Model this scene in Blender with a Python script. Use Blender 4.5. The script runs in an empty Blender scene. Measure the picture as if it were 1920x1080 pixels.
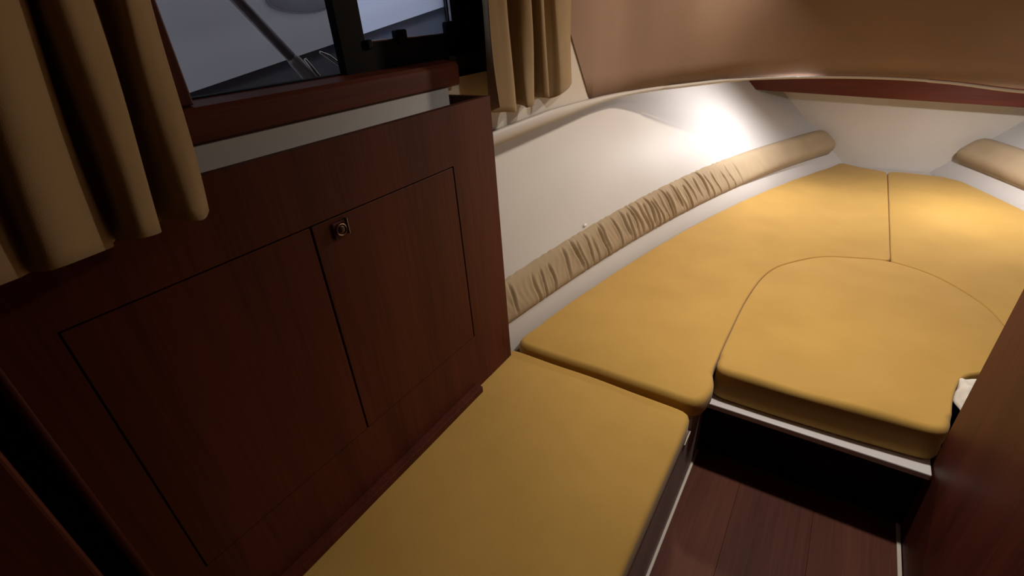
import bpy, bmesh, math, random
import numpy as np
from mathutils import Matrix, Vector
random.seed(4)
scene = bpy.context.scene
col = scene.collection
PI = math.pi

# ------------------------------------------------------------------ camera
cam_d = bpy.data.cameras.new('camera')
cam = bpy.data.objects.new('camera', cam_d)
col.objects.link(cam)
cam_d.sensor_width = 36.0
cam_d.lens = 909.31 / 1920 * 36.0
cam_d.clip_start = 0.02
RGT = (0.83804, 0.54175, -0.06476)
DWN = (0.21962, -0.44361, -0.86889)
FWD = (-0.49945, 0.71394, -0.49074)
m = Matrix(((RGT[0], -DWN[0], -FWD[0], 0.0), (RGT[1], -DWN[1], -FWD[1], 0.0),
            (RGT[2], -DWN[2], -FWD[2], 1.0), (0, 0, 0, 1)))
cam.matrix_world = m
scene.camera = cam

# ------------------------------------------------------------------ world, light, exposure
world = bpy.data.worlds.new('overcast_dusk')
scene.world = world
world.use_nodes = True
bg = world.node_tree.nodes['Background']
bg.inputs[0].default_value = (0.60, 0.66, 0.84, 1)
bg.inputs[1].default_value = 1.5
vs = scene.view_settings
vs.view_transform = 'Standard'
vs.look = 'None'
vs.exposure = 0.0
vs.gamma = 1.0
vs.use_curve_mapping = False

LAMP_A = (0.05, 1.42, 1.458)       # ceiling downlight of the cabin
LAMP_A_POWER = 53.0
LAMP_W = (-0.22, 2.62, 1.28)       # swivelling lamp on the front wall, aimed aft and down
LAMP_W_AIM = (-0.30, 0.80, 0.0)
LAMP_W_POWER = 9.5
LAMP_B = (-0.24, 3.07, 0.648)      # cool puck lamp under the foredeck
LAMP_B_POWER = 7.5
LAMP_C = (0.62, 3.02, 0.640)       # its twin to starboard
LAMP_C_POWER = 6.5

# ------------------------------------------------------------------ materials
def new_mat(name):
    mt = bpy.data.materials.new(name)
    mt.use_nodes = True
    nt = mt.node_tree
    return mt, nt, nt.nodes['Principled BSDF']

def setp(b, rough, spec=0.5, metal=0.0, sheen=0.0, coat=0.0):
    b.inputs['Roughness'].default_value = rough
    b.inputs['Specular IOR Level'].default_value = spec
    b.inputs['Metallic'].default_value = metal
    b.inputs['Sheen Weight'].default_value = sheen
    b.inputs['Coat Weight'].default_value = coat

def noise_mat(name, c1, c2, scale=(8, 8, 8), nscale=1.0, detail=4, rough=0.6, spec=0.4, bump=0.0,
              bscale=300, sheen=0.0, metal=0.0, bdist=0.002, coat=0.0, big=0.0):
    mt, nt, b = new_mat(name)
    N, L = nt.nodes, nt.links
    tc = N.new('ShaderNodeTexCoord')
    mp = N.new('ShaderNodeMapping'); mp.inputs['Scale'].default_value = scale
    L.new(tc.outputs['Object'], mp.inputs[0])
    nz = N.new('ShaderNodeTexNoise'); nz.inputs['Scale'].default_value = nscale
    nz.inputs['Detail'].default_value = detail
    L.new(mp.outputs[0], nz.inputs[0])
    cr = N.new('ShaderNodeValToRGB')
    cr.color_ramp.elements[0].position = 0.32; cr.color_ramp.elements[0].color = (*c1, 1)
    cr.color_ramp.elements[1].position = 0.68; cr.color_ramp.elements[1].color = (*c2, 1)
    L.new(nz.outputs[0], cr.inputs[0])
    L.new(cr.outputs[0], b.inputs['Base Color'])
    setp(b, rough, spec, metal, sheen, coat)
    if bump:
        n2 = N.new('ShaderNodeTexNoise'); n2.inputs['Scale'].default_value = bscale
        n2.inputs['Detail'].default_value = 2
        L.new(tc.outputs['Object'], n2.inputs[0])
        bp = N.new('ShaderNodeBump'); bp.inputs['Strength'].default_value = bump
        bp.inputs['Distance'].default_value = bdist
        L.new(n2.outputs[0], bp.inputs['Height'])
        last = bp
        if big:
            n3 = N.new('ShaderNodeTexNoise'); n3.inputs['Scale'].default_value = 6
            L.new(tc.outputs['Object'], n3.inputs[0])
            b2 = N.new('ShaderNodeBump'); b2.inputs['Strength'].default_value = big
            b2.inputs['Distance'].default_value = 0.02
            L.new(n3.outputs[0], b2.inputs['Height'])
            L.new(bp.outputs[0], b2.inputs['Normal'])
            last = b2
        L.new(last.outputs[0], b.inputs['Normal'])
    return mt

def wood_mat(name, dark, light, axis, rough=0.52, coat=0.0, offset=0.0):
    """streaky mahogany; axis = direction of the grain"""
    mt, nt, b = new_mat(name)
    N, L = nt.nodes, nt.links
    tc = N.new('ShaderNodeTexCoord')
    def nz(sc_long, sc_cross, detail):
        mp = N.new('ShaderNodeMapping')
        s = [sc_cross] * 3; s[axis] = sc_long
        mp.inputs['Scale'].default_value = s
        mp.inputs['Location'].default_value = (offset, offset * 1.7, offset * 0.6)
        L.new(tc.outputs['Object'], mp.inputs[0])
        n = N.new('ShaderNodeTexNoise'); n.inputs['Scale'].default_value = 1
        n.inputs['Detail'].default_value = detail
        n.inputs['Distortion'].default_value = 0.4
        L.new(mp.outputs[0], n.inputs[0])
        return n
    broad, fine = nz(0.9, 11, 3), nz(4, 130, 5)
    mx = N.new('ShaderNodeMix'); mx.data_type = 'FLOAT'
    mx.inputs[0].default_value = 0.4
    L.new(broad.outputs[0], mx.inputs[2]); L.new(fine.outputs[0], mx.inputs[3])
    cr = N.new('ShaderNodeValToRGB')
    cr.color_ramp.elements[0].position = 0.34; cr.color_ramp.elements[0].color = (*dark, 1)
    cr.color_ramp.elements[1].position = 0.66; cr.color_ramp.elements[1].color = (*light, 1)
    L.new(mx.outputs[0], cr.inputs[0])
    L.new(cr.outputs[0], b.inputs['Base Color'])
    setp(b, rough, 0.22, 0, 0, coat)
    b.inputs['Coat Roughness'].default_value = 0.3
    bp = N.new('ShaderNodeBump'); bp.inputs['Strength'].default_value = 0.12
    bp.inputs['Distance'].default_value = 0.001
    L.new(fine.outputs[0], bp.inputs['Height'])
    L.new(bp.outputs[0], b.inputs['Normal'])
    return mt

M = {}
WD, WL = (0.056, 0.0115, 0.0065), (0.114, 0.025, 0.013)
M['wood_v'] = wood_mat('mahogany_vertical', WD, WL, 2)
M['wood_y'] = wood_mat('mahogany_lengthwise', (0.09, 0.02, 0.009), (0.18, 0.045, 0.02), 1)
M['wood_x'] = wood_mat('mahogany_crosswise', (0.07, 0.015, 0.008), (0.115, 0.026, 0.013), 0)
M['floor'] = [wood_mat('sole_laminate_%d' % i, d, l, 1, 0.62, 0.0, i * 3.3) for i, (d, l) in enumerate((
    ((0.075, 0.022, 0.014), (0.15, 0.046, 0.028)), ((0.07, 0.022, 0.014), (0.135, 0.043, 0.027)),
    ((0.08, 0.025, 0.015), (0.145, 0.046, 0.029))))]
M['yellow'] = noise_mat('yellow_upholstery', (0.49, 0.298, 0.070), (0.54, 0.333, 0.083), (5, 5, 5), 1, 3, 0.85, 0.2,
                        0.35, 520, 0.15, 0, 0.0015, big=0.10)
M['gelcoat'] = noise_mat('white_gelcoat', (0.56, 0.54, 0.53), (0.60, 0.58, 0.57), (2, 2, 2), 1, 2, 0.5, 0.3)
M['bulkhead'] = noise_mat('white_bulkhead', (0.62, 0.58, 0.53), (0.66, 0.62, 0.57), (3, 3, 3), 1, 3, 0.5, 0.35)
M['vinyl'] = noise_mat('beige_headliner', (0.27, 0.190, 0.15), (0.30, 0.21, 0.165), (3, 3, 3), 1, 3, 0.92, 0.12,
                       0.3, 260, 0.0, 0, 0.0015)
M['bolster'] = noise_mat('beige_gathered_cloth', (0.36, 0.275, 0.175), (0.42, 0.325, 0.21), (6, 6, 6), 1, 4, 0.8, 0.25,
                         0.25, 400, 0.1)
M['curtain'] = noise_mat('tan_curtain_cloth', (0.30, 0.215, 0.118), (0.34, 0.245, 0.138), (9, 9, 9), 1, 4, 0.9, 0.15,
                         0.25, 900, 0.2, 0, 0.001)
M['white_board'] = noise_mat('white_painted_board', (0.72, 0.70, 0.70), (0.77, 0.75, 0.75), (6, 6, 6), 1, 3, 0.45, 0.4)
M['grey_strip'] = noise_mat('pale_grey_lining', (0.74, 0.76, 0.80), (0.78, 0.80, 0.84), (4, 4, 4), 1, 2, 0.6, 0.3)
M['base'] = noise_mat('grey_brown_laminate', (0.34, 0.28, 0.27), (0.38, 0.31, 0.30), (3, 9, 3), 1, 3, 0.45, 0.4)
M['trim'] = noise_mat('off_white_trim', (0.62, 0.57, 0.50), (0.70, 0.64, 0.57), (9, 9, 9), 1, 2, 0.5, 0.4)
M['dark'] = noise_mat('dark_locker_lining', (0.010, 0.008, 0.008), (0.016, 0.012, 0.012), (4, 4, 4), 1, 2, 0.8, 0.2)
M['black'] = noise_mat('black_aluminium', (0.004, 0.004, 0.006), (0.007, 0.007, 0.01), (20, 20, 20), 1, 2, 0.6, 0.06)
M['brass'] = noise_mat('bronzed_latch_metal', (0.30, 0.19, 0.14), (0.42, 0.28, 0.20), (30, 30, 30), 1, 2, 0.35, 0.5, metal=1)
M['darkmetal'] = noise_mat('dark_button_metal', (0.05, 0.03, 0.025), (0.08, 0.045, 0.035), (30, 30, 30), 1, 2, 0.3, 0.5, metal=0.7)
M['steel'] = noise_mat('stainless_steel', (0.42, 0.40, 0.40), (0.62, 0.60, 0.60), (30, 30, 30), 1, 2, 0.22, 0.5, metal=1)
M['rod'] = noise_mat('dull_steel', (0.30, 0.28, 0.29), (0.40, 0.37, 0.38), (30, 30, 30), 1, 2, 0.4, 0.6, metal=0.35)
M['cloth'] = noise_mat('white_cotton', (0.66, 0.63, 0.58), (0.74, 0.71, 0.66), (20, 20, 20), 1, 3, 0.9, 0.2, 0.3, 300)
M['topsides'] = noise_mat('neighbour_white_topsides', (0.60, 0.60, 0.62), (0.66, 0.66, 0.68), (2, 2, 2), 1, 2, 0.3, 0.5)
M['navy'] = noise_mat('neighbour_navy_paint', (0.006, 0.007, 0.012), (0.015, 0.019, 0.034), (1, 5, 5), 1, 3, 0.25, 0.5)
M['deck'] = noise_mat('dark_grey_deck', (0.016, 0.016, 0.02), (0.03, 0.03, 0.036), (8, 8, 8), 1, 3, 0.5, 0.4)
M['porthole'] = noise_mat('smoked_porthole', (0.20, 0.20, 0.23), (0.24, 0.24, 0.27), (5, 5, 5), 1, 2, 0.2, 0.5)

def glass_mat(tint):
    mt = bpy.data.materials.new('window_glass'); mt.use_nodes = True
    nt = mt.node_tree; N, L = nt.nodes, nt.links
    N.remove(N['Principled BSDF'])
    tr = N.new('ShaderNodeBsdfTransparent'); tr.inputs[0].default_value = tint
    gl = N.new('ShaderNodeBsdfGlossy'); gl.inputs['Roughness'].default_value = 0.03
    fr = N.new('ShaderNodeFresnel'); fr.inputs[0].default_value = 1.3
    mx = N.new('ShaderNodeMixShader')
    L.new(fr.outputs[0], mx.inputs[0]); L.new(tr.outputs[0], mx.inputs[1]); L.new(gl.outputs[0], mx.inputs[2])
    L.new(mx.outputs[0], N['Material Output'].inputs[0])
    return mt
M['glass'] = glass_mat((0.90, 0.92, 0.96, 1))
M['tinted'] = glass_mat((0.56, 0.54, 0.52, 1))

def glow_mat(name, c, s):
    mt, nt, b = new_mat(name)
    b.inputs['Base Color'].default_value = (0.8, 0.8, 0.8, 1)
    b.inputs['Emission Color'].default_value = (*c, 1)
    b.inputs['Emission Strength'].default_value = s
    return mt

# ------------------------------------------------------------------ mesh helpers
def obj(name, bm, mat, parent=None, smooth=False, loc=None):
    me = bpy.data.meshes.new(name)
    bmesh.ops.recalc_face_normals(bm, faces=bm.faces[:])
    bm.to_mesh(me); bm.free()
    if smooth:
        for p in me.polygons: p.use_smooth = True
    me.materials.append(mat)
    o = bpy.data.objects.new(name, me)
    col.objects.link(o)
    if parent is not None: o.parent = parent
    if loc is not None: o.location = loc
    return o

def empty(name, loc=(0, 0, 0)):
    o = bpy.data.objects.new(name, None); col.objects.link(o); o.location = loc
    o.empty_display_size = 0.05
    return o

def tag(o, label, cat, group=None):
    o['label'] = label; o['category'] = cat
    if group: o['group'] = group
    return o

def struct(o, label=None, cat=None):
    o['kind'] = 'structure'
    if label: o['label'] = label
    if cat: o['category'] = cat
    return o

def box(bm, x0, x1, y0, y1, z0, z1):
    v = [bm.verts.new((x, y, z)) for x in (x0, x1) for y in (y0, y1) for z in (z0, z1)]
    for f in ((0, 1, 3, 2), (4, 6, 7, 5), (0, 4, 5, 1), (2, 3, 7, 6), (0, 2, 6, 4), (1, 5, 7, 3)):
        bm.faces.new([v[i] for i in f])
    return v

def bx(*a, bev=0.0, seg=2):
    bm = bmesh.new(); box(bm, *a)
    if bev:
        bmesh.ops.bevel(bm, geom=bm.edges[:], offset=bev, segments=seg, profile=0.5, affect='EDGES')
    return bm

def grid(rows, close_u=False):
    """rows: list of rows of points"""
    bm = bmesh.new()
    V = [[bm.verts.new(p) for p in r] for r in rows]
    n = len(rows[0])
    for i in range(len(V) - 1):
        for j in range(n - 1 + (1 if close_u else 0)):
            bm.faces.new((V[i][j], V[i][(j + 1) % n], V[i + 1][(j + 1) % n], V[i + 1][j]))
    return bm

def solid(o, t, off=0.0):
    md = o.modifiers.new('thickness', 'SOLIDIFY'); md.thickness = t; md.offset = off
    return o

def tube(pts, r, n=12, cap=True):
    bm = bmesh.new()
    P = [Vector(p) for p in pts]
    rs = r if isinstance(r, (list, tuple)) else [r] * len(P)
    t0 = (P[1] - P[0]).normalized()
    up = Vector((0, 0, 1)) if abs(t0.z) < 0.9 else Vector((1, 0, 0))
    rows = []
    for i, p in enumerate(P):
        t = (P[min(i + 1, len(P) - 1)] - P[max(i - 1, 0)]).normalized()
        a = t.cross(up).normalized(); b = t.cross(a)
        rows.append([bm.verts.new(p + (a * math.cos(2 * PI * j / n) + b * math.sin(2 * PI * j / n)) * rs[i]) for j in range(n)])
    for i in range(len(rows) - 1):
        for j in range(n):
            bm.faces.new((rows[i][j], rows[i][(j + 1) % n], rows[i + 1][(j + 1) % n], rows[i + 1][j]))
    if cap:
        bm.faces.new(rows[0][::-1]); bm.faces.new(rows[-1])
    return bm

def lathe_bm(prof, n=24, axis='z'):
    """prof: list of (radius, height) about z"""
    bm = bmesh.new(); rows = []
    for r, h in prof:
        rows.append([bm.verts.new((r * math.cos(2 * PI * j / n), r * math.sin(2 * PI * j / n), h)) for j in range(n)])
    for i in range(len(rows) - 1):
        for j in range(n):
            bm.faces.new((rows[i][j], rows[i][(j + 1) % n], rows[i + 1][(j + 1) % n], rows[i + 1][j]))
    bm.faces.new(rows[0][::-1]); bm.faces.new(rows[-1])
    if axis == 'x':
        bmesh.ops.rotate(bm, verts=bm.verts[:], cent=(0, 0, 0), matrix=Matrix.Rotation(PI / 2, 3, 'Y'))
    return bm

def catmull(P, k=8, closed=False):
    P = [np.array(p, float) for p in P]; n = len(P); out = []
    rng = n if closed else n - 1
    for i in range(rng):
        p1, p2 = P[i], P[(i + 1) % n]
        p0 = P[(i - 1) % n] if (closed or i > 0) else 2 * p1 - p2
        p3 = P[(i + 2) % n] if (closed or i + 2 < n) else 2 * p2 - p1
        for t in np.linspace(0, 1, k, endpoint=False):
            out.append(0.5 * ((2 * p1) + (p2 - p0) * t + (2 * p0 - 5 * p1 + 4 * p2 - p3) * t * t + (-p0 + 3 * p1 - 3 * p2 + p3) * t ** 3))
    if not closed: out.append(P[-1])
    return out

# ------------------------------------------------------------------ hull form
CL = 0.285                         # centreline of the boat
_hy = np.array([0.6, 1.0, 1.16, 1.56, 1.85, 2.33, 2.9, 3.3, 3.80])
_hx = np.array([-0.86, -0.82, -0.80, -0.735, -0.665, -0.555, -0.375, -0.20, 0.045])
_hp = np.polyfit(_hy, _hx, 4)
def x0(y):
    return float(np.polyval(_hp, y)) if y > 0.6 else float(np.polyval(_hp, 0.6))
def flare(y): return 0.30 + 0.70 * min(max((y - 1.2) / 2.55, 0), 1)
def hull_x(y, z): return x0(y) - flare(y) * (z if z > 0 else 0.5 * z)
def bow_y(x): return 3.82
DECK_Z = 0.655

# ------------------------------------------------------------------ the setting
# floor: sole of laminate planks
fl = obj('floor', bx(-1.3, 1.9, -1.3, 4.1, -0.42, -0.362), M['dark'])
struct(fl)
pw = 0.205; xs = -0.232
for i in range(3):
    obj('plank', bx(xs + i * pw + 0.0002, xs + (i + 1) * pw - 0.0002, -1.2, 1.62, -0.362, -0.35, bev=0.0006, seg=1), M['floor'][i], fl)
t1 = struct(obj('trim_1', bx(-0.186, -0.173, -1.2, 1.298, -0.35, -0.344, bev=0.002), M['trim'])); 
t2 = struct(obj('trim_2', bx(0.378, 0.388, -1.2, 1.298, -0.35, -0.344, bev=0.002), M['trim']))

# hull liner, both sides
def hull_side(name, side):
    rows = []
    for z in np.concatenate([np.linspace(-0.36, 0, 5), np.linspace(0.04, DECK_Z + 0.01, 18)]):
        r = []
        for y in np.linspace(-1.2, 3.85, 90):
            x = hull_x(y, z)
            if side > 0: x = 2 * CL - x
            r.append((x, y, z))
        rows.append(r)
    return obj(name, grid(rows), M['gelcoat'], smooth=True)
struct(hull_side('wall_port_hull', -1))
struct(hull_side('wall_starboard_hull', 1))

# bow bulkhead
bm = bmesh.new()
vv = [bm.verts.new((x, bow_y(x) + dy, z)) for dy in (0, 0.02) for (x, z) in ((-0.75, -0.36), (1.3, -0.36), (1.3, 0.70), (-0.75, 0.70))]
for f in ((0, 1, 2, 3), (7, 6, 5, 4), (0, 4, 5, 1), (1, 5, 6, 2), (2, 6, 7, 3), (3, 7, 4, 0)): bm.faces.new([vv[i] for i in f])
struct(obj('wall_bow', bm, M['bulkhead']))

# cabin trunk: lower edge path (port side -> rounded corner -> front -> starboard)
WX = -0.905
edge = [(WX, 1.6, .650), (WX, 1.95, .650), (WX + .004, 2.12, .648), (-0.875, 2.28, .646), (-0.80, 2.43, .645), (-0.69, 2.585, .644),
        (-0.48, 2.825, .641), (-0.19, 2.95, .636), (0.09, 2.985, .629), (0.35, 2.95, .616), (0.58, 2.85, .597)]
mir = [(2 * CL - p[0], p[1] - 0.02, .597) for p in reversed(edge[:6])]
edge = edge + [(0.86, 2.72, .595)] + mir
epath = catmull(edge, 8)
TOP = 1.46
# vinyl front wall with slanted aft edge on the port side
rows = []
for t in np.linspace(0, 1, 10):
    r = []
    for p in epath:
        lo = 0.008 + 0.034 * max(0, min(1, (2.3 - p[1]) / 0.7)) * (1 if p[0] < CL else 0)
        z = p[2] + lo + (TOP - p[2] - lo) * t
        y = p[1]
        lean = 0.30 * max(0.0, min(1.0, (p[1] - 2.1) / 0.7))
        y = y - lean * (z - 0.65)
        if p[1] <= 1.98:          # port and starboard cheeks: slanted edge
            y = max(y, 1.965 - 0.69 * (z - 0.66) + (p[1] - 1.98) * 0.02)
        inward = 0.003 if p[0] < CL else -0.003
        x = p[0] + inward
        r.append((x, y, z))
    rows.append(r)
o = solid(obj('wall_front', grid(rows), M['vinyl'], smooth=True), 0.004)
struct(o)
# white lip below the vinyl, follows the same edge
lip_path = catmull([(WX, -1.1, .65), (WX, 0.5, .65), (WX, 1.2, .65)] + edge[:], 8)
rows = []
for h in (0.0, 0.5, 1.0):
    r = []
    for p in lip_path:
        hh = 0.010 + 0.036 * max(0, min(1, (2.3 - p[1]) / 0.7)) * (1 if p[0] < CL else 0)
        out = -0.010 * (1 - h) if p[0] < CL - .8 else 0.0
        r.append((p[0] + 0.012 + out if p[0] < CL else p[0] - 0.012, p[1] - (0.012 if p[1] > 2.5 else 0), p[2] - 0.004 + hh * h))
    rows.append(r)
o = solid(obj('trim_3', grid(rows), M['gelcoat'], smooth=True), 0.014)
struct(o)

# port window wall with its opening (four pieces round the window, one mesh)
WY0, WY1, WZ0, WZ1 = 0.385, 1.30, 0.88, 1.36
bm = bmesh.new()
box(bm, WX - 0.03, WX, -1.2, WY0, 0.65, TOP)
box(bm, WX - 0.03, WX, WY1, 2.0, 0.65, TOP)
box(bm, WX - 0.03, WX, WY0, WY1, 0.65, WZ0)
box(bm, WX - 0.03, WX, WY0, WY1, WZ1, TOP)
struct(obj('wall_port', bm, M['bulkhead']))
struct(obj('trim_4', bx(WX, -0.880, 0.1, 1.036, 0.67, 0.8445), M['grey_strip']))

# other walls, side decks and ceiling
struct(obj('wall_starboard', bx(1.475, 1.51, -1.2, 2.05, 0.60, TOP), M['bulkhead']))
struct(obj('wall_aft', bx(-1.25, 1.75, -1.25, -1.2, -0.36, TOP), M['wood_v']))
bm = bmesh.new()
dk = []
for y in np.linspace(-1.2, 3.9, 40):
    xi = hull_x(y, DECK_Z)
    dk.append((y, xi - 0.02, 2 * CL - xi + 0.02))
# foredeck underside: everything outside the trunk
inner = [(p[0] - 0.01 if p[0] < CL else p[0] + .01, p[1] + 0.015) for p in epath]
outl = [(a[1], a[0]) for a in dk] + [(a[2], a[0]) for a in reversed(dk)]
inn = [(WX - 0.02, -1.2)] + [tuple(p) for p in inner] + [(1.49, -1.2)]
ring = outl + list(reversed(inn))
vb = [bm.verts.new((p[0], p[1], DECK_Z)) for p in ring]
bm.faces.new(vb)
bmesh.ops.triangulate(bm, faces=bm.faces[:])
o = solid(obj('ceiling_foredeck', bm, M['gelcoat']), 0.02, 1.0)
struct(o)
struct(obj('ceiling', bx(-1.0, 1.6, -1.2, 2.95, TOP, TOP + 0.03), M['vinyl']))

# mahogany deck beam across the bow
bm = bmesh.new()
rows = []
for y in (3.57, 3.61):
    for zz in (0, 1):
        pass
XS = np.linspace(-0.60, 1.17, 24)
for (dy, top) in ((0, 0), (0, 1), (0.035, 1), (0.035, 0)):
    r = []
    for x in XS:
        yb = bow_y(x) - 0.21 + dy
        bot = 0.452 - 0.052 * (x - 0.0) + 0.0
        xx = x
        if x < -0.5 and not top: xx = x + 0.045
        if x > 1.08 and not top: xx = x - 0.045
        r.append((xx, yb, DECK_Z - 0.002 if top else bot))
    rows.append(r)
rows.append(rows[0])
bm = grid(rows)
bmesh.ops.remove_doubles(bm, verts=bm.verts[:], dist=1e-5)
bmesh.ops.holes_fill(bm, edges=[e for e in bm.edges if e.is_boundary])
o = obj('deck_beam', bm, M['wood_x'])
tag(o, 'dark red mahogany beam running across the top of the white bow bulkhead', 'beam')

# partition on starboard
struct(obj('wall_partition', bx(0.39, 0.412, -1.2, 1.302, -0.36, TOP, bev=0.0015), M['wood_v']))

# ------------------------------------------------------------------ window
win = struct(empty('window_1', (WX, 0.75, WZ0)))
def wpart(name, bm, mat, parent=win):
    bmesh.ops.translate(bm, verts=bm.verts[:], vec=(-WX, -0.75, -WZ0))
    return obj(name, bm, mat, parent)
# wooden sill rail with a slightly sloped top
bm = bmesh.new()
prof = [(-0.945, 0.845), (-0.885, 0.845), (-0.878, 0.850), (-0.878, 0.894), (-0.885, 0.902), (-0.945, 0.912)]
rows = [[(x, y, z) for (x, z) in prof] for y in (0.30, 1.085)]
bm = grid(rows, close_u=True)
bmesh.ops.holes_fill(bm, edges=[e for e in bm.edges if e.is_boundary])
s = wpart('sill', bm, M['wood_y']); s['label'] = 'mahogany rail under the window'
wpart('side_post', bx(-0.945, -0.89, 0.34, 0.415, 0.905, 1.37, bev=0.003), M['wood_v'])
wpart('head_rail', bx(-0.945, -0.89, 0.34, 1.30, 1.345, 1.38, bev=0.003), M['wood_y'])
wpart('dark_end_block', bx(-0.945, -0.905, 1.085, 1.31, 0.858, 0.915, bev=0.003), M['dark'])
# black aluminium frame of the sliding pane
sash = bmesh.new()
box(sash, -0.945, -0.922, 0.760, 0.826, 0.90, 1.345)
box(sash, -0.945, -0.922, 1.150, 1.30, 0.90, 1.345)
box(sash, -0.945, -0.922, 0.826, 1.150, 0.90, 0.966)
box(sash, -0.945, -0.922, 0.826, 1.150, 1.315, 1.345)
box(sash, -0.955, -0.93, 0.402, 0.760, 0.90, 0.912)
fr = wpart('window_frame', sash, M['black'])
wpart('frame_clip', bx(-0.935, -0.915, 0.921, 0.955, 0.955, 0.986, bev=0.004), M['black'], win)
wpart('frame_clip', bx(-0.935, -0.915, 1.105, 1.150, 0.955, 0.995, bev=0.006), M['black'], win)
wpart('frame_clip', bx(-0.935, -0.915, 0.826, 0.842, 0.952, 0.972, bev=0.004), M['black'], win)
wpart('pane_bead', bx(-0.938, -0.931, 0.83, 1.148, 0.966, 0.9685), M['steel'])
wpart('pane_bead', bx(-0.938, -0.931, 1.1445, 1.1475, 0.990, 1.315), M['steel'])
wpart('pane', bx(-0.950, -0.946, 0.395, 0.765, 0.905, 1.35), M['tinted'])
wpart('pane', bx(-0.941, -0.937, 0.824, 1.152, 0.964, 1.318), M['glass'])

# ------------------------------------------------------------------ outside the window
struct(obj('trim_5', bx(-1.34, WX - 0.03, -1.2, 3.0, 0.70, 0.74, bev=0.01), M['deck']))
boat = tag(empty('moored_boat', (-2.6, 2.0, 0.0)), 'white boat with dark lower hull moored outside the window', 'boat')
def nb(y, s):      # side of the neighbouring hull, s = 0 at the paint line, 1 at the gunwale
    zl = 0.80 + 0.157 * (y - 1.0)
    return zl
rows = []
YS = np.linspace(-2.2, 6.5, 40)
def bxy(y): return -2.25 - 0.012 * max(0, y - 3.0) ** 2.2
r0 = [(bxy(y) - 0.10, y, 0.2) for y in YS]
r1 = [(bxy(y) - 0.02, y, nb(y, 0)) for y in YS]
o = obj('lower_hull', grid([[(a[0] + 2.6, a[1] - 2, a[2]) for a in r] for r in (r0, r1)]), M['navy'], boat, True)
solid(o, 0.03)
r2 = [(bxy(y) + 0.00, y, nb(y, 0) + 0.004) for y in YS]
r3 = [(bxy(y) + 0.06, y, nb(y, 0) + 0.55) for y in YS]
r4 = [(bxy(y) - 0.03, y, nb(y, 0) + 0.60) for y in YS]
r5 = [(bxy(y) - 1.6, y, nb(y, 0) + 0.66) for y in YS]
o = obj('topsides', grid([[(a[0] + 2.6, a[1] - 2, a[2]) for a in r] for r in (r2, r3, r4, r5)]), M['topsides'], boat, True)
solid(o, 0.03)
bm = lathe_bm([(0.002, -.004), (0.115, -.004), (0.125, 0.0), (0.118, 0.01), (0.1, 0.012), (0.002, 0.012)], 28, 'x')
bmesh.ops.scale(bm, vec=(1, 1.5, 0.45), verts=bm.verts[:])
obj('porthole', bm, M['porthole'], boat, True, loc=(0.40, -0.35, 1.118))

st = tag(empty('grab_stanchion', (-1.15, 0.845, 0.74)), 'slanting stainless steel rail leg seen through the left window pane', 'rail')
def spart(name, pts, r, n=14):
    bm = tube([(a[0] + 1.15, a[1] - 0.845, a[2] - 0.74) for a in pts], r, n)
    return obj(name, bm, M['rod'] if name != 'clamp' else M['steel'], st, True)
spart('tube', [(-1.15, 0.796, 0.938), (-1.15, 0.698, 1.064), (-1.15, 0.58, 1.215), (-1.15, 0.50, 1.29), (-1.15, 0.40, 1.31), (-1.15, 0.2, 1.31)], 0.0125)
spart('socket', [(-1.15, 0.895, 0.742), (-1.15, 0.862, 0.84), (-1.15, 0.826, 0.90), (-1.15, 0.797, 0.937), (-1.15, 0.790, 0.946)], [0.019, 0.019, 0.018, 0.0155, 0.012])
spart('clamp', [(-1.128, 0.812, 0.938), (-1.128, 0.845, 0.885), (-1.128, 0.87, 0.83)], [0.004, 0.007, 0.007])
cl = tag(obj('mooring_cleat', tube([(-1.15, 0.876, 0.948), (-1.15, 0.90, 0.936), (-1.15, 0.932, 0.912), (-1.15, 0.95, 0.85), (-1.15, 0.95, 0.742)], [0.003, 0.006, 0.006, 0.005, 0.007], 10), M['steel'], smooth=True),
         'small bright steel cleat beside the rail leg outside the window', 'cleat')

# ------------------------------------------------------------------ port cabinet
PX = -0.77
cab = tag(empty('cabinet', (-0.80, 0.55, 0.0)), 'tall dark mahogany cabinet with two flush doors along the window side', 'cabinet')
def cpart(name, bm, mat, parent=cab, off=(-0.80, 0.55, 0.0), smooth=False):
    bmesh.ops.translate(bm, verts=bm.verts[:], vec=(-off[0], -off[1], -off[2]))
    return obj(name, bm, mat, parent, smooth)
bm = bmesh.new()
ys = [0.034, 0.100, 0.4765, 0.4800, 0.8915, 0.8945, 1.066]
# face frame with one opening for both doors
def frame_face(bm, xa, xb):
    box(bm, xa, xb, 0.034, 1.066, 0.6895, 0.824)
    box(bm, xa, xb, 0.034, 1.066, 0.001, 0.187)
    box(bm, xa, xb, 0.8925, 1.066, 0.187, 0.6895)
    box(bm, xa, xb, 0.034, 0.100, 0.187, 0.6895)
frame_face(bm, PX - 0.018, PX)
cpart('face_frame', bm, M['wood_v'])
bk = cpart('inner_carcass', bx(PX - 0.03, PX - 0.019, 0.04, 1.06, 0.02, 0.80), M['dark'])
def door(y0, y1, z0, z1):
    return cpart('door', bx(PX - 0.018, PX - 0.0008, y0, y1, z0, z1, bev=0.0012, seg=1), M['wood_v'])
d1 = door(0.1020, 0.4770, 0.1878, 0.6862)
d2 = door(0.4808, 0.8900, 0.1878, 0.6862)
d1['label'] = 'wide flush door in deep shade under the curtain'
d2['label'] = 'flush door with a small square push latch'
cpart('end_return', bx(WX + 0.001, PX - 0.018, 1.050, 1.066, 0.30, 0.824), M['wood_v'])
cpart('base_batten', bx(PX, PX + 0.024, 0.02, 0.872, 0.0005, 0.022, bev=0.0006, seg=1), M['wood_v'])
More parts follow.
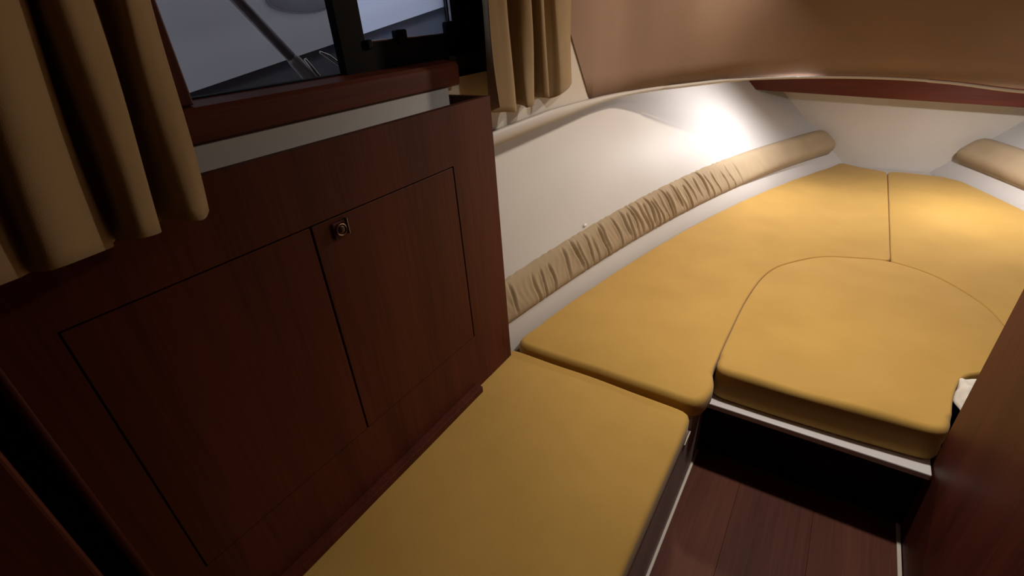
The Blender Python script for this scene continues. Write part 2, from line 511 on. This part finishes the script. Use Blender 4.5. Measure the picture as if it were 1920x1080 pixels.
cpart('aft_edge', tube([(PX - 0.008, 0.036, 0.01), (PX - 0.008, 0.036, 0.824)], 0.009, 12), M['wood_v'], smooth=True)
LY, LZ = 0.537, 0.6615
lp = cpart('latch_plate', bx(PX - 0.001, PX + 0.004, LY - 0.016, LY + 0.016, LZ - 0.016, LZ + 0.016, bev=0.002), M['wood_v'], d2)
bm = lathe_bm([(0.0125, 0.0), (0.0125, 0.004), (0.011, 0.0055), (0.0095, 0.004), (0.0095, 0.0)], 24, 'x')
bmesh.ops.translate(bm, verts=bm.verts[:], vec=(PX + 0.003, LY, LZ)); cpart('latch_ring', bm, M['brass'], d2, smooth=True)
bm = lathe_bm([(0.009, 0.0), (0.009, 0.003), (0.006, 0.005), (0.001, 0.0055)], 20, 'x')
bmesh.ops.translate(bm, verts=bm.verts[:], vec=(PX + 0.0035, LY, LZ)); cpart('latch_button', bm, M['darkmetal'], d2, smooth=True)
cpart('latch_keeper', bx(PX, PX + 0.007, LY + 0.0165, LY + 0.0185, LZ - 0.014, LZ + 0.018), M['brass'], d2)

# dark locker panel aft of the cabinet
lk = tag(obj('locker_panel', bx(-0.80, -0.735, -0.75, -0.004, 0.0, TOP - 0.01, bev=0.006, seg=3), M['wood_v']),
         'dark wooden locker panel beside the aft edge of the cabinet', 'panel')
struct(obj('wall_locker_back', bx(-0.86, -0.82, -0.9, 0.03, 0.0, 0.80), M['dark']))

# ------------------------------------------------------------------ berth bases
sb = tag(empty('settee_box', (-0.5, 0.2, -0.35)), 'grey brown laminate base under the long yellow seat cushion', 'seat base')
obj('side_panel', bx(-0.19 + .5, -0.1805 + .5, -1.2 - .2, 1.30 - .2, 0.0, 0.255, bev=0.001), M['base'], sb)
obj('top_panel', bx(-0.80 + .5, -0.182 + .5, -1.2 - .2, 1.10 - .2, 0.2555, 0.266), M['base'], sb)
obj('edge_tape', bx(-0.1795 + .5, -0.1765 + .5, 1.04 - .2, 1.10 - .2, 0.257, 0.266), M['trim'], sb)
obj('corner_post', bx(-0.19 + .5, -0.1785 + .5, 1.106 - .2, 1.30 - .2, 0.2672, 0.3055), M['base'], sb)
# forward berth base: dark open locker below the infill board
bb = tag(empty('footwell_locker', (0.1, 1.6, -0.35)), 'black open locker under the white infill board', 'locker')
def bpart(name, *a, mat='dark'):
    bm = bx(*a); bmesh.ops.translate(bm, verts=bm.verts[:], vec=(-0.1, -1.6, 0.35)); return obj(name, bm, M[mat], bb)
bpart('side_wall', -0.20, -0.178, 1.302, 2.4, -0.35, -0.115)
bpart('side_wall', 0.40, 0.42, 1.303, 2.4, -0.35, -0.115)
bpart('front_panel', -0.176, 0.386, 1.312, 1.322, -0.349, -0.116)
bpart('bow_ledge', 0.06, 0.51, 3.685, 3.81, -0.042, -0.01, mat='gelcoat')
def slab(name, pts, z0, z1, mat):
    bm = bmesh.new()
    lo = [bm.verts.new((x - 0.1, y - 1.6, z0 + 0.35)) for x, y in pts]
    hi = [bm.verts.new((x - 0.1, y - 1.6, z1 + 0.35)) for x, y in pts]
    bm.faces.new(lo[::-1]); bm.faces.new(hi)
    for k in range(len(pts)):
        bm.faces.new((lo[k], lo[(k + 1) % len(pts)], hi[(k + 1) % len(pts)], hi[k]))
    return obj(name, bm, M[mat], bb)
def hedge(ya, yb, side, n=10):
    e = [(x0(y) + 0.04, y) for y in np.linspace(ya, yb, n)]
    return e if side < 0 else [(2 * CL - x, y) for x, y in e]
slab('berth_top', hedge(2.32, 3.79, -1) + hedge(3.79, 2.32, 1), -0.062, -0.0435, 'white_board')
slab('berth_wing', hedge(1.112, 2.31, -1) + [(-0.18, 2.31), (-0.18, 1.112)], -0.062, -0.0435, 'white_board')
slab('berth_wing', hedge(1.31, 2.31, 1) + [(0.615, 2.31), (0.615, 1.31)], -0.062, -0.0435, 'white_board')

ib = tag(obj('infill_board', bx(-0.176, 0.386, 1.252, 2.30, -0.113, -0.093, bev=0.003), M['white_board']),
         'white board edge under the arched infill cushion', 'board')

# ------------------------------------------------------------------ cushions
def cushion(name, pts, ztop, thick, rad, label, cat='cushion', rb=0.012, group=None, mid=0.0, wob=0.0):
    """pts: outline (x, y) anticlockwise; rad(x, y): edge rounding"""
    # resample
    P = [np.array(p, float) for p in pts]
    Q = []
    for i in range(len(P)):
        a, b = P[i], P[(i + 1) % len(P)]
        n = max(1, int(np.linalg.norm(b - a) / 0.02))
        for t in range(n): Q.append(a + (b - a) * t / n)
    # soften corners
    for _ in range(3):
        Q = [(Q[i - 1] + 2 * Q[i] + Q[(i + 1) % len(Q)]) / 4 for i in range(len(Q))]
    n = len(Q)
    area = sum(Q[i - 1][0] * Q[i][1] - Q[i][0] * Q[i - 1][1] for i in range(n))
    if area < 0: Q.reverse()
    Nn = []
    for i in range(n):
        t = Q[(i + 1) % n] - Q[i - 1]; t /= (np.linalg.norm(t) + 1e-9)
        Nn.append(np.array([-t[1], t[0]]))
    for _ in range(2):
        Nn = [(Nn[i - 1] + 2 * Nn[i] + Nn[(i + 1) % n]) / 4 for i in range(n)]
    R = [rad(q[0], q[1]) for q in Q]
    bm = bmesh.new(); rows = []
    def ring(inset, z):
        rows.append([bm.verts.new((q[0] + nn[0] * inset(i), q[1] + nn[1] * inset(i), z(i)))
                     for i, (q, nn) in enumerate(zip(Q, Nn))])
    zb = ztop - thick
    def wz(i): return wob * math.sin(Q[i][0] * 23 + Q[i][1] * 17)
    ring(lambda i: rb, lambda i: zb)
    ring(lambda i: rb * 0.3, lambda i: zb + rb * 0.3)
    ring(lambda i: 0.0, lambda i: zb + rb)
    if mid:
        zc = zb + thick * 0.42
        ring(lambda i: 0.0, lambda i: zc - 0.012)
        ring(lambda i: mid, lambda i: zc)
        ring(lambda i: 0.0, lambda i: zc + 0.012)
    for a in (0, 18, 36, 54, 72, 90):
        ar = math.radians(a)
        ring(lambda i: R[i] * (1 - math.cos(ar)), lambda i: ztop - R[i] * (1 - math.sin(ar)) + wz(i) * math.sin(ar))
    for i in range(len(rows) - 1):
        for j in range(n):
            bm.faces.new((rows[i][j], rows[i][(j + 1) % n], rows[i + 1][(j + 1) % n], rows[i + 1][j]))
    bm.faces.new(rows[0][::-1])
    top = bm.faces.new(rows[-1])
    fs = [bm.faces[-1]] if False else [top]
    bmesh.ops.triangulate(bm, faces=fs)
    o = obj(name, bm, M['yellow'], smooth=True)
    md = o.modifiers.new('sharp', 'EDGE_SPLIT'); md.split_angle = math.radians(50)
    return tag(o, label, cat, group)

# long seat cushion
cushion('seat_cushion', [(-0.80, -1.15), (-0.1765, -1.15), (-0.1765, 1.086), (-0.30, 1.094), (-0.55, 1.102), (-0.80, 1.102)], 0.0, 0.083,
        lambda x, y: 0.016, 'long flat mustard yellow seat cushion beside the mahogany cabinet', wob=0.0015)
ARCH = [(-0.170, 1.285), (-0.168, 1.51), (-0.161, 1.75), (-0.127, 2.004), (-0.03, 2.174), (0.081, 2.26), (0.20, 2.297), (0.285, 2.30), (0.417, 2.242),
        (0.526, 2.095), (0.573, 1.965), (0.60, 1.75), (0.602, 1.55), (0.56, 1.50)]
arch = [tuple(p) for p in catmull(ARCH, 5)]
ZB = 0.02
left_arch = [p for p in arch if p[0] <= 0.285]
right_arch = [p for p in arch if p[0] >= 0.285]
hull_pts = [(x0(y) + 0.016, y) for y in np.linspace(1.135, 3.66, 40)]
g = 0.0009
port_out = [(-0.778, 1.108)] + hull_pts + [(0.035, bow_y(0.03) - 0.03), (0.15, 3.715), (0.285 - g, 3.665)]
port_out += [(0.285 - g, 2.30 + g)] + [(p[0] - g, p[1] + g) for p in reversed(left_arch[:-1])]
port_out += [(-0.176, 1.268), (-0.158, 1.250), (-0.150, 1.228), (-0.148, 1.185), (-0.158, 1.125), (-0.168, 1.100), (-0.30, 1.107)]
def rad_b(x, y):
    if y < 1.27: return 0.020
    if x > x0(min(y, 3.7)) + 0.06 and y < 3.6: return 0.007
    return 0.014
cushion('berth_cushion', port_out, ZB, 0.062, rad_b, 'yellow berth cushion curving along the hull beside the long seat', wob=0.001)
star = [(2 * CL - p[0], p[1]) for p in hull_pts]
star_out = [(0.285 + g, 2.30 + g), (0.285 + g, 3.67), (0.36, 3.675), (0.545, 3.66)] + [(p[0] + (0.0), p[1]) for p in reversed(star) if p[1] < 3.6]
star_out += [(1.35, 1.32), (0.66, 1.32)] + [(0.66, 1.5)] + [(p[0] + g, p[1] + g) for p in reversed(right_arch[:-1]) if p[1] > 1.6]
cushion('berth_cushion', star_out, ZB, 0.062, rad_b, 'yellow berth cushion on the far side of the centre seam', wob=0.001)
inf = [(-0.169, 1.310), (-0.169, 1.284), (0.0, 1.281), (0.2, 1.285), (0.396, 1.296), (0.400, 1.34), (0.404, 1.40), (0.413, 1.47), (0.44, 1.58), (0.50, 1.62), (0.60, 1.66)]
inf += [(p[0] - g, p[1] - g) for p in reversed(arch) if p[1] > 1.68 and p[0] > 0.3] + [(p[0] + g, p[1] - g) for p in reversed(arch) if p[0] <= 0.3 and p[1] > 1.33]
cushion('infill_cushion', inf, ZB + 0.001, 0.113, lambda x, y: 0.019 if y < 1.36 else 0.007,
        'arched yellow infill cushion resting on the white board', mid=0.002, wob=0.0018)

# crumpled white cloth by the partition
rows = []
for i in range(16):
    r = []
    for j in range(16):
        u, v = i / 15 - .5, j / 15 - .5
        e = max(0, 1 - (abs(u) * 2) ** 3) * max(0, 1 - (abs(v) * 2) ** 3)
        h = 0.006 + e * (0.026 + 0.012 * math.sin(u * 14 + v * 6) + 0.009 * math.sin(v * 19 - u * 5))
        r.append((0.480 + u * 0.115 + 0.008 * math.sin(v * 9), 1.50 + v * 0.17 + 0.006 * math.sin(u * 11), -0.004 + h))
    rows.append(r)
o = solid(obj('crumpled_cloth', grid(rows), M['cloth'], smooth=True), 0.006)
tag(o, 'crumpled white cloth tucked between infill cushion and partition', 'cloth')

# ------------------------------------------------------------------ gathered bolsters along the hull
GROOVES = [(1.18, .008), (1.30, .006), (1.345, .012), (1.40, .010), (1.50, .009), (1.575, .012), (1.60, .008), (1.655, .012), (1.69, .006),
           (1.755, .014), (1.775, .012), (1.865, .012), (1.935, .011), (1.965, .016), (2.00, .014), (2.03, .018), (2.075, .010), (2.105, .020), (2.14, .020),
           (2.17, .022), (2.20, .012), (2.245, .008), (2.285, .022), (2.31, .012), (2.375, .022), (2.40, .010), (2.455, .020), (2.50, .008), (2.56, .007), (2.62, .014), (2.66, .008),
           (2.72, .010), (2.80, .006), (2.86, .006), (2.93, .004), (3.02, .004), (3.12, .003)]
def bolster(name, side, label):
    rnd = random.Random(7 if side < 0 else 9)
    G = [(y + (0 if side < 0 else rnd.uniform(-.02, .02)), d, rnd.uniform(0.0035, 0.006), rnd.uniform(-0.014, 0.006), rnd.uniform(0.35, 0.6), rnd.uniform(0.40, 0.54)) for y, d in GROOVES]
    Y0, Y1 = 0.98, 3.812
    rows = []
    nv = 22
    ysamp = np.concatenate([np.arange(Y0, 2.95, 0.0042), np.linspace(2.95, Y1, 60)])
    for y in ysamp:
        zlo, zhi = 0.070, 0.212 - 0.012 * max(0, (y - 2.7))
        if y > Y1 - 0.055:                       # rounded end
            t = (y - (Y1 - 0.055)) / 0.055
            sh = math.sqrt(max(0.0, 1 - t * t)); zc = (zlo + zhi) / 2
            zlo, zhi = zc + (zlo - zc) * (0.05 + 0.95 * sh), zc + (zhi - zc) * (0.05 + 0.95 * sh)
            fat = 0.25 + 0.75 * sh
        else: fat = 1.0
        k = flare(y)
        # surface normal of the liner pointing inboard
        dxy = (hull_x(y + .01, .1) - hull_x(y - .01, .1)) / .02
        nrm = Vector((1.0, -dxy, k)).normalized()
        row = []
        for j in range(nv):
            v = j / (nv - 1)
            z = zlo + (zhi - zlo) * v
            bul = (0.022 + 0.060 * max(0.0, min(1.0, (y - 2.9) / 0.85))) * fat * (max(0.0, 1 - abs(2 * v - 1) ** 4.5)) ** 0.7
            dep = 0.0
            for gy, gd, gw, gs, gc, gh in G:
                if abs(y - gy) < 0.06:
                    yy = y - gy - gs * (v - 0.5) - 0.004 * math.sin(v * 6 + gy * 40)
                    env = max(0.0, 1 - ((v - gc) / gh) ** 2)
                    dep += 1.6 * gd * env * math.exp(-(yy / gw) ** 2) - 0.25 * gd * env * math.exp(-((abs(yy) - 2.4 * gw) / (1.6 * gw)) ** 2)
            fine = 0.0007 * math.sin(y * 210 + 3 * math.sin(v * 5 + y * 9)) * max(0, 1 - abs(2 * v - 1)) * (1 if y < 3.1 else 0.3)
            base = Vector((hull_x(y, z), y, z))
            edge_w = 0.0012 * math.sin(y * 95 + 2 * math.sin(y * 31)) * (1 if j in (0, nv - 1) and y < 3.0 else 0)
            p = base + nrm * max(0.001, bul - dep + fine) + Vector((0, 0, edge_w))
            if side > 0: p.x = 2 * CL - p.x
            row.append(p)
        row = row + [Vector((p.x + (-0.004 if side < 0 else 0.004), p.y, p.z)) for p in (row[-1], row[0])]
        rows.append(row)
    bm = grid(rows, close_u=True)
    o = obj(name, bm, M['bolster'], smooth=True)
    return tag(o, label, 'bolster')
bolster('gathered_bolster', -1, 'long beige gathered cloth bolster on the hull behind the cabinet')
bolster('gathered_bolster', 1, 'beige cloth bolster on the hull beyond the partition')

# white disc that paints a bright glint on the hull just above the bolster
yb = 1.70; zb_ = 0.226
bm = lathe_bm([(0.009, 0.0), (0.009, 0.004), (0.006, 0.008), (0.001, 0.009)], 16, 'x')
bmesh.ops.scale(bm, vec=(1, 1.4, 0.7), verts=bm.verts[:])
tag(obj('hull_glint', bm, M['white_board'], smooth=True, loc=(hull_x(yb, zb_) - 0.001, yb, zb_)), 'tiny white disc standing in for a glint on the white hull above the bolster', 'glint')

# ------------------------------------------------------------------ curtains
def curtain(name, hem, ztop, shear, label, seed, zamp=0.004, relax=0.25, sub=10):
    """hem: (y, x, z) along the lower edge; shear(y): forward drift per metre of height"""
    H = catmull([np.array(h) for h in hem], sub)
    cy = sum(h[0] for h in H) / len(H); mx = sum(h[1] for h in H) / len(H)
    rows = []
    for t in np.linspace(0, 1, 40):
        r = []
        for i, h in enumerate(H):
            y, x, z0 = h
            z = z0 + (ztop - z0) * t
            a = 1 - relax * t
            xx = mx + (x - mx) * a + 0.004 * math.sin(6 * t + i * 0.13 + seed)
            yy = y + shear(y) * (z - z0) + 0.003 * math.sin(9 * t + i * 0.07 + seed)
            if t == 0: z += 0
            r.append((xx, yy, z))
        rows.append(r)
    o = obj(name, grid(rows), M['curtain'], smooth=True)
    solid(o, 0.003)
    return tag(o, label, 'curtain', None)
lc = [(0.309, -.745, .782), (0.287, -.720, .780), (0.269, -.715, .786), (0.262, -.745, .786), (0.252, -.757, .783), (0.243, -.735, .784), (0.234, -.710, .785), (0.210, -.690, .790),
      (0.196, -.700, .790), (0.195, -.735, .785), (0.192, -.752, .782), (0.183, -.735, .783), (0.178, -.708, .786), (0.142, -.672, .795), (0.113, -.665, .798),
      (0.100, -.690, .796), (0.084, -.668, .800), (0.05, -.65, .803), (0.0, -.66, .803), (-0.03, -.70, .803), (-0.05, -.66, .803), (-0.12, -.65, .803), (-0.16, -.71, .803), (-0.22, -.66, .803), (-0.30, -.68, .803)]
curtain('window_curtain', lc, 1.41, lambda y: 0.10 + 0.10 * max(0, y - .1), 'tan curtain hanging in deep folds in front of the mahogany cabinet', 1.0)
rc = [(1.150, -.800, .780), (1.160, -.825, .770), (1.170, -.842, .762), (1.220, -.836, .755), (1.262, -.828, .748), (1.284, -.838, .748), (1.292, -.870, .750), (1.315, -.893, .752), (1.36, -.894, .752), (1.362, -.860, .748), (1.345, -.832, .746), (1.375, -.826, .746), (1.398, -.838, .748),
      (1.410, -.870, .753), (1.440, -.894, .756), (1.478, -.894, .756), (1.468, -.860, .756), (1.455, -.836, .757), (1.475, -.832, .757), (1.490, -.850, .754), (1.500, -.885, .750), (1.545, -.894, .744), (1.572, -.872, .738), (1.585, -.848, .748), (1.65, -.850, .758), (1.715, -.866, .766)]
curtain('window_curtain', rc, 1.41, lambda y: -0.02 if y < 1.5 else -0.03, 'tan pleated curtain hanging against the pale wall forward of the window', 3.0)
for (a, b, x, lb) in ((-0.35, 0.50, -0.70, 'curtain rail above the cabinet'), (1.10, 1.80, -0.865, 'curtain rail above the pale wall forward of the window')):
    tag(obj('curtain_rail', tube([(x, a, 1.415), (x, b, 1.415)], 0.007, 10), M['steel'], smooth=True), 'thin steel ' + lb, 'rail')

# ------------------------------------------------------------------ lamps
def lamp(name, loc, r, color, power, label, spot=None, aim=None):
    e = tag(empty(name, loc), label, 'lamp')
    obj('bezel', lathe_bm([(r * 1.25, 0.0), (r * 1.28, -0.006), (r * 1.15, -0.010), (r * 1.02, -0.008), (r * 1.0, 0.0)], 28), M['steel'], e, True)
    g_ = obj('diffuser', lathe_bm([(r, -0.001), (r, -0.004), (r * 0.5, -0.005), (0.001, -0.005)], 28), glow_mat(name + '_glow', color, 6), e, True)
    ld = bpy.data.lights.new(name + '_light', 'SPOT' if spot else 'AREA')
    if spot:
        ld.spot_size = spot[0]; ld.spot_blend = spot[1]; ld.shadow_soft_size = r * 0.8
    else:
        ld.shape = 'DISK'; ld.size = 2 * r * 0.95
    ld.energy = power; ld.color = color
    lo = bpy.data.objects.new('light_source', ld); col.objects.link(lo); lo.parent = e
    lo.location = (0, 0, -0.013)
    if aim:
        lo.rotation_mode = 'QUATERNION'
        lo.rotation_quaternion = (Vector(aim) - Vector(loc)).to_track_quat('-Z', 'Y')
    return e
lamp('ceiling_lamp', LAMP_A, 0.05, (1.0, 0.91, 0.80), LAMP_A_POWER, 'round ceiling downlight over the cabin sole', spot=(math.radians(140), 1.0))
lamp('puck_lamp', LAMP_B, 0.03, (1.0, 0.95, 0.93), LAMP_B_POWER, 'small round puck lamp under the foredeck beside the port hull', aim=(-0.72, 2.5, 0.0))
lamp('puck_lamp', LAMP_C, 0.03, (1.0, 0.95, 0.93), LAMP_C_POWER, 'small round puck lamp under the foredeck on the partition side')
w = lamp('wall_lamp', LAMP_W, 0.045, (1.0, 0.82, 0.62), LAMP_W_POWER, 'round swivelling lamp on the beige front wall')
dirv = Vector(LAMP_W_AIM) - Vector(LAMP_W)
w.rotation_mode = 'QUATERNION'
w.rotation_quaternion = dirv.to_track_quat('-Z', 'Y')
obj('lamp_body', lathe_bm([(0.050, 0.0), (0.052, 0.03), (0.036, 0.06), (0.016, 0.072), (0.012, 0.17)], 24), M['steel'], w, True)
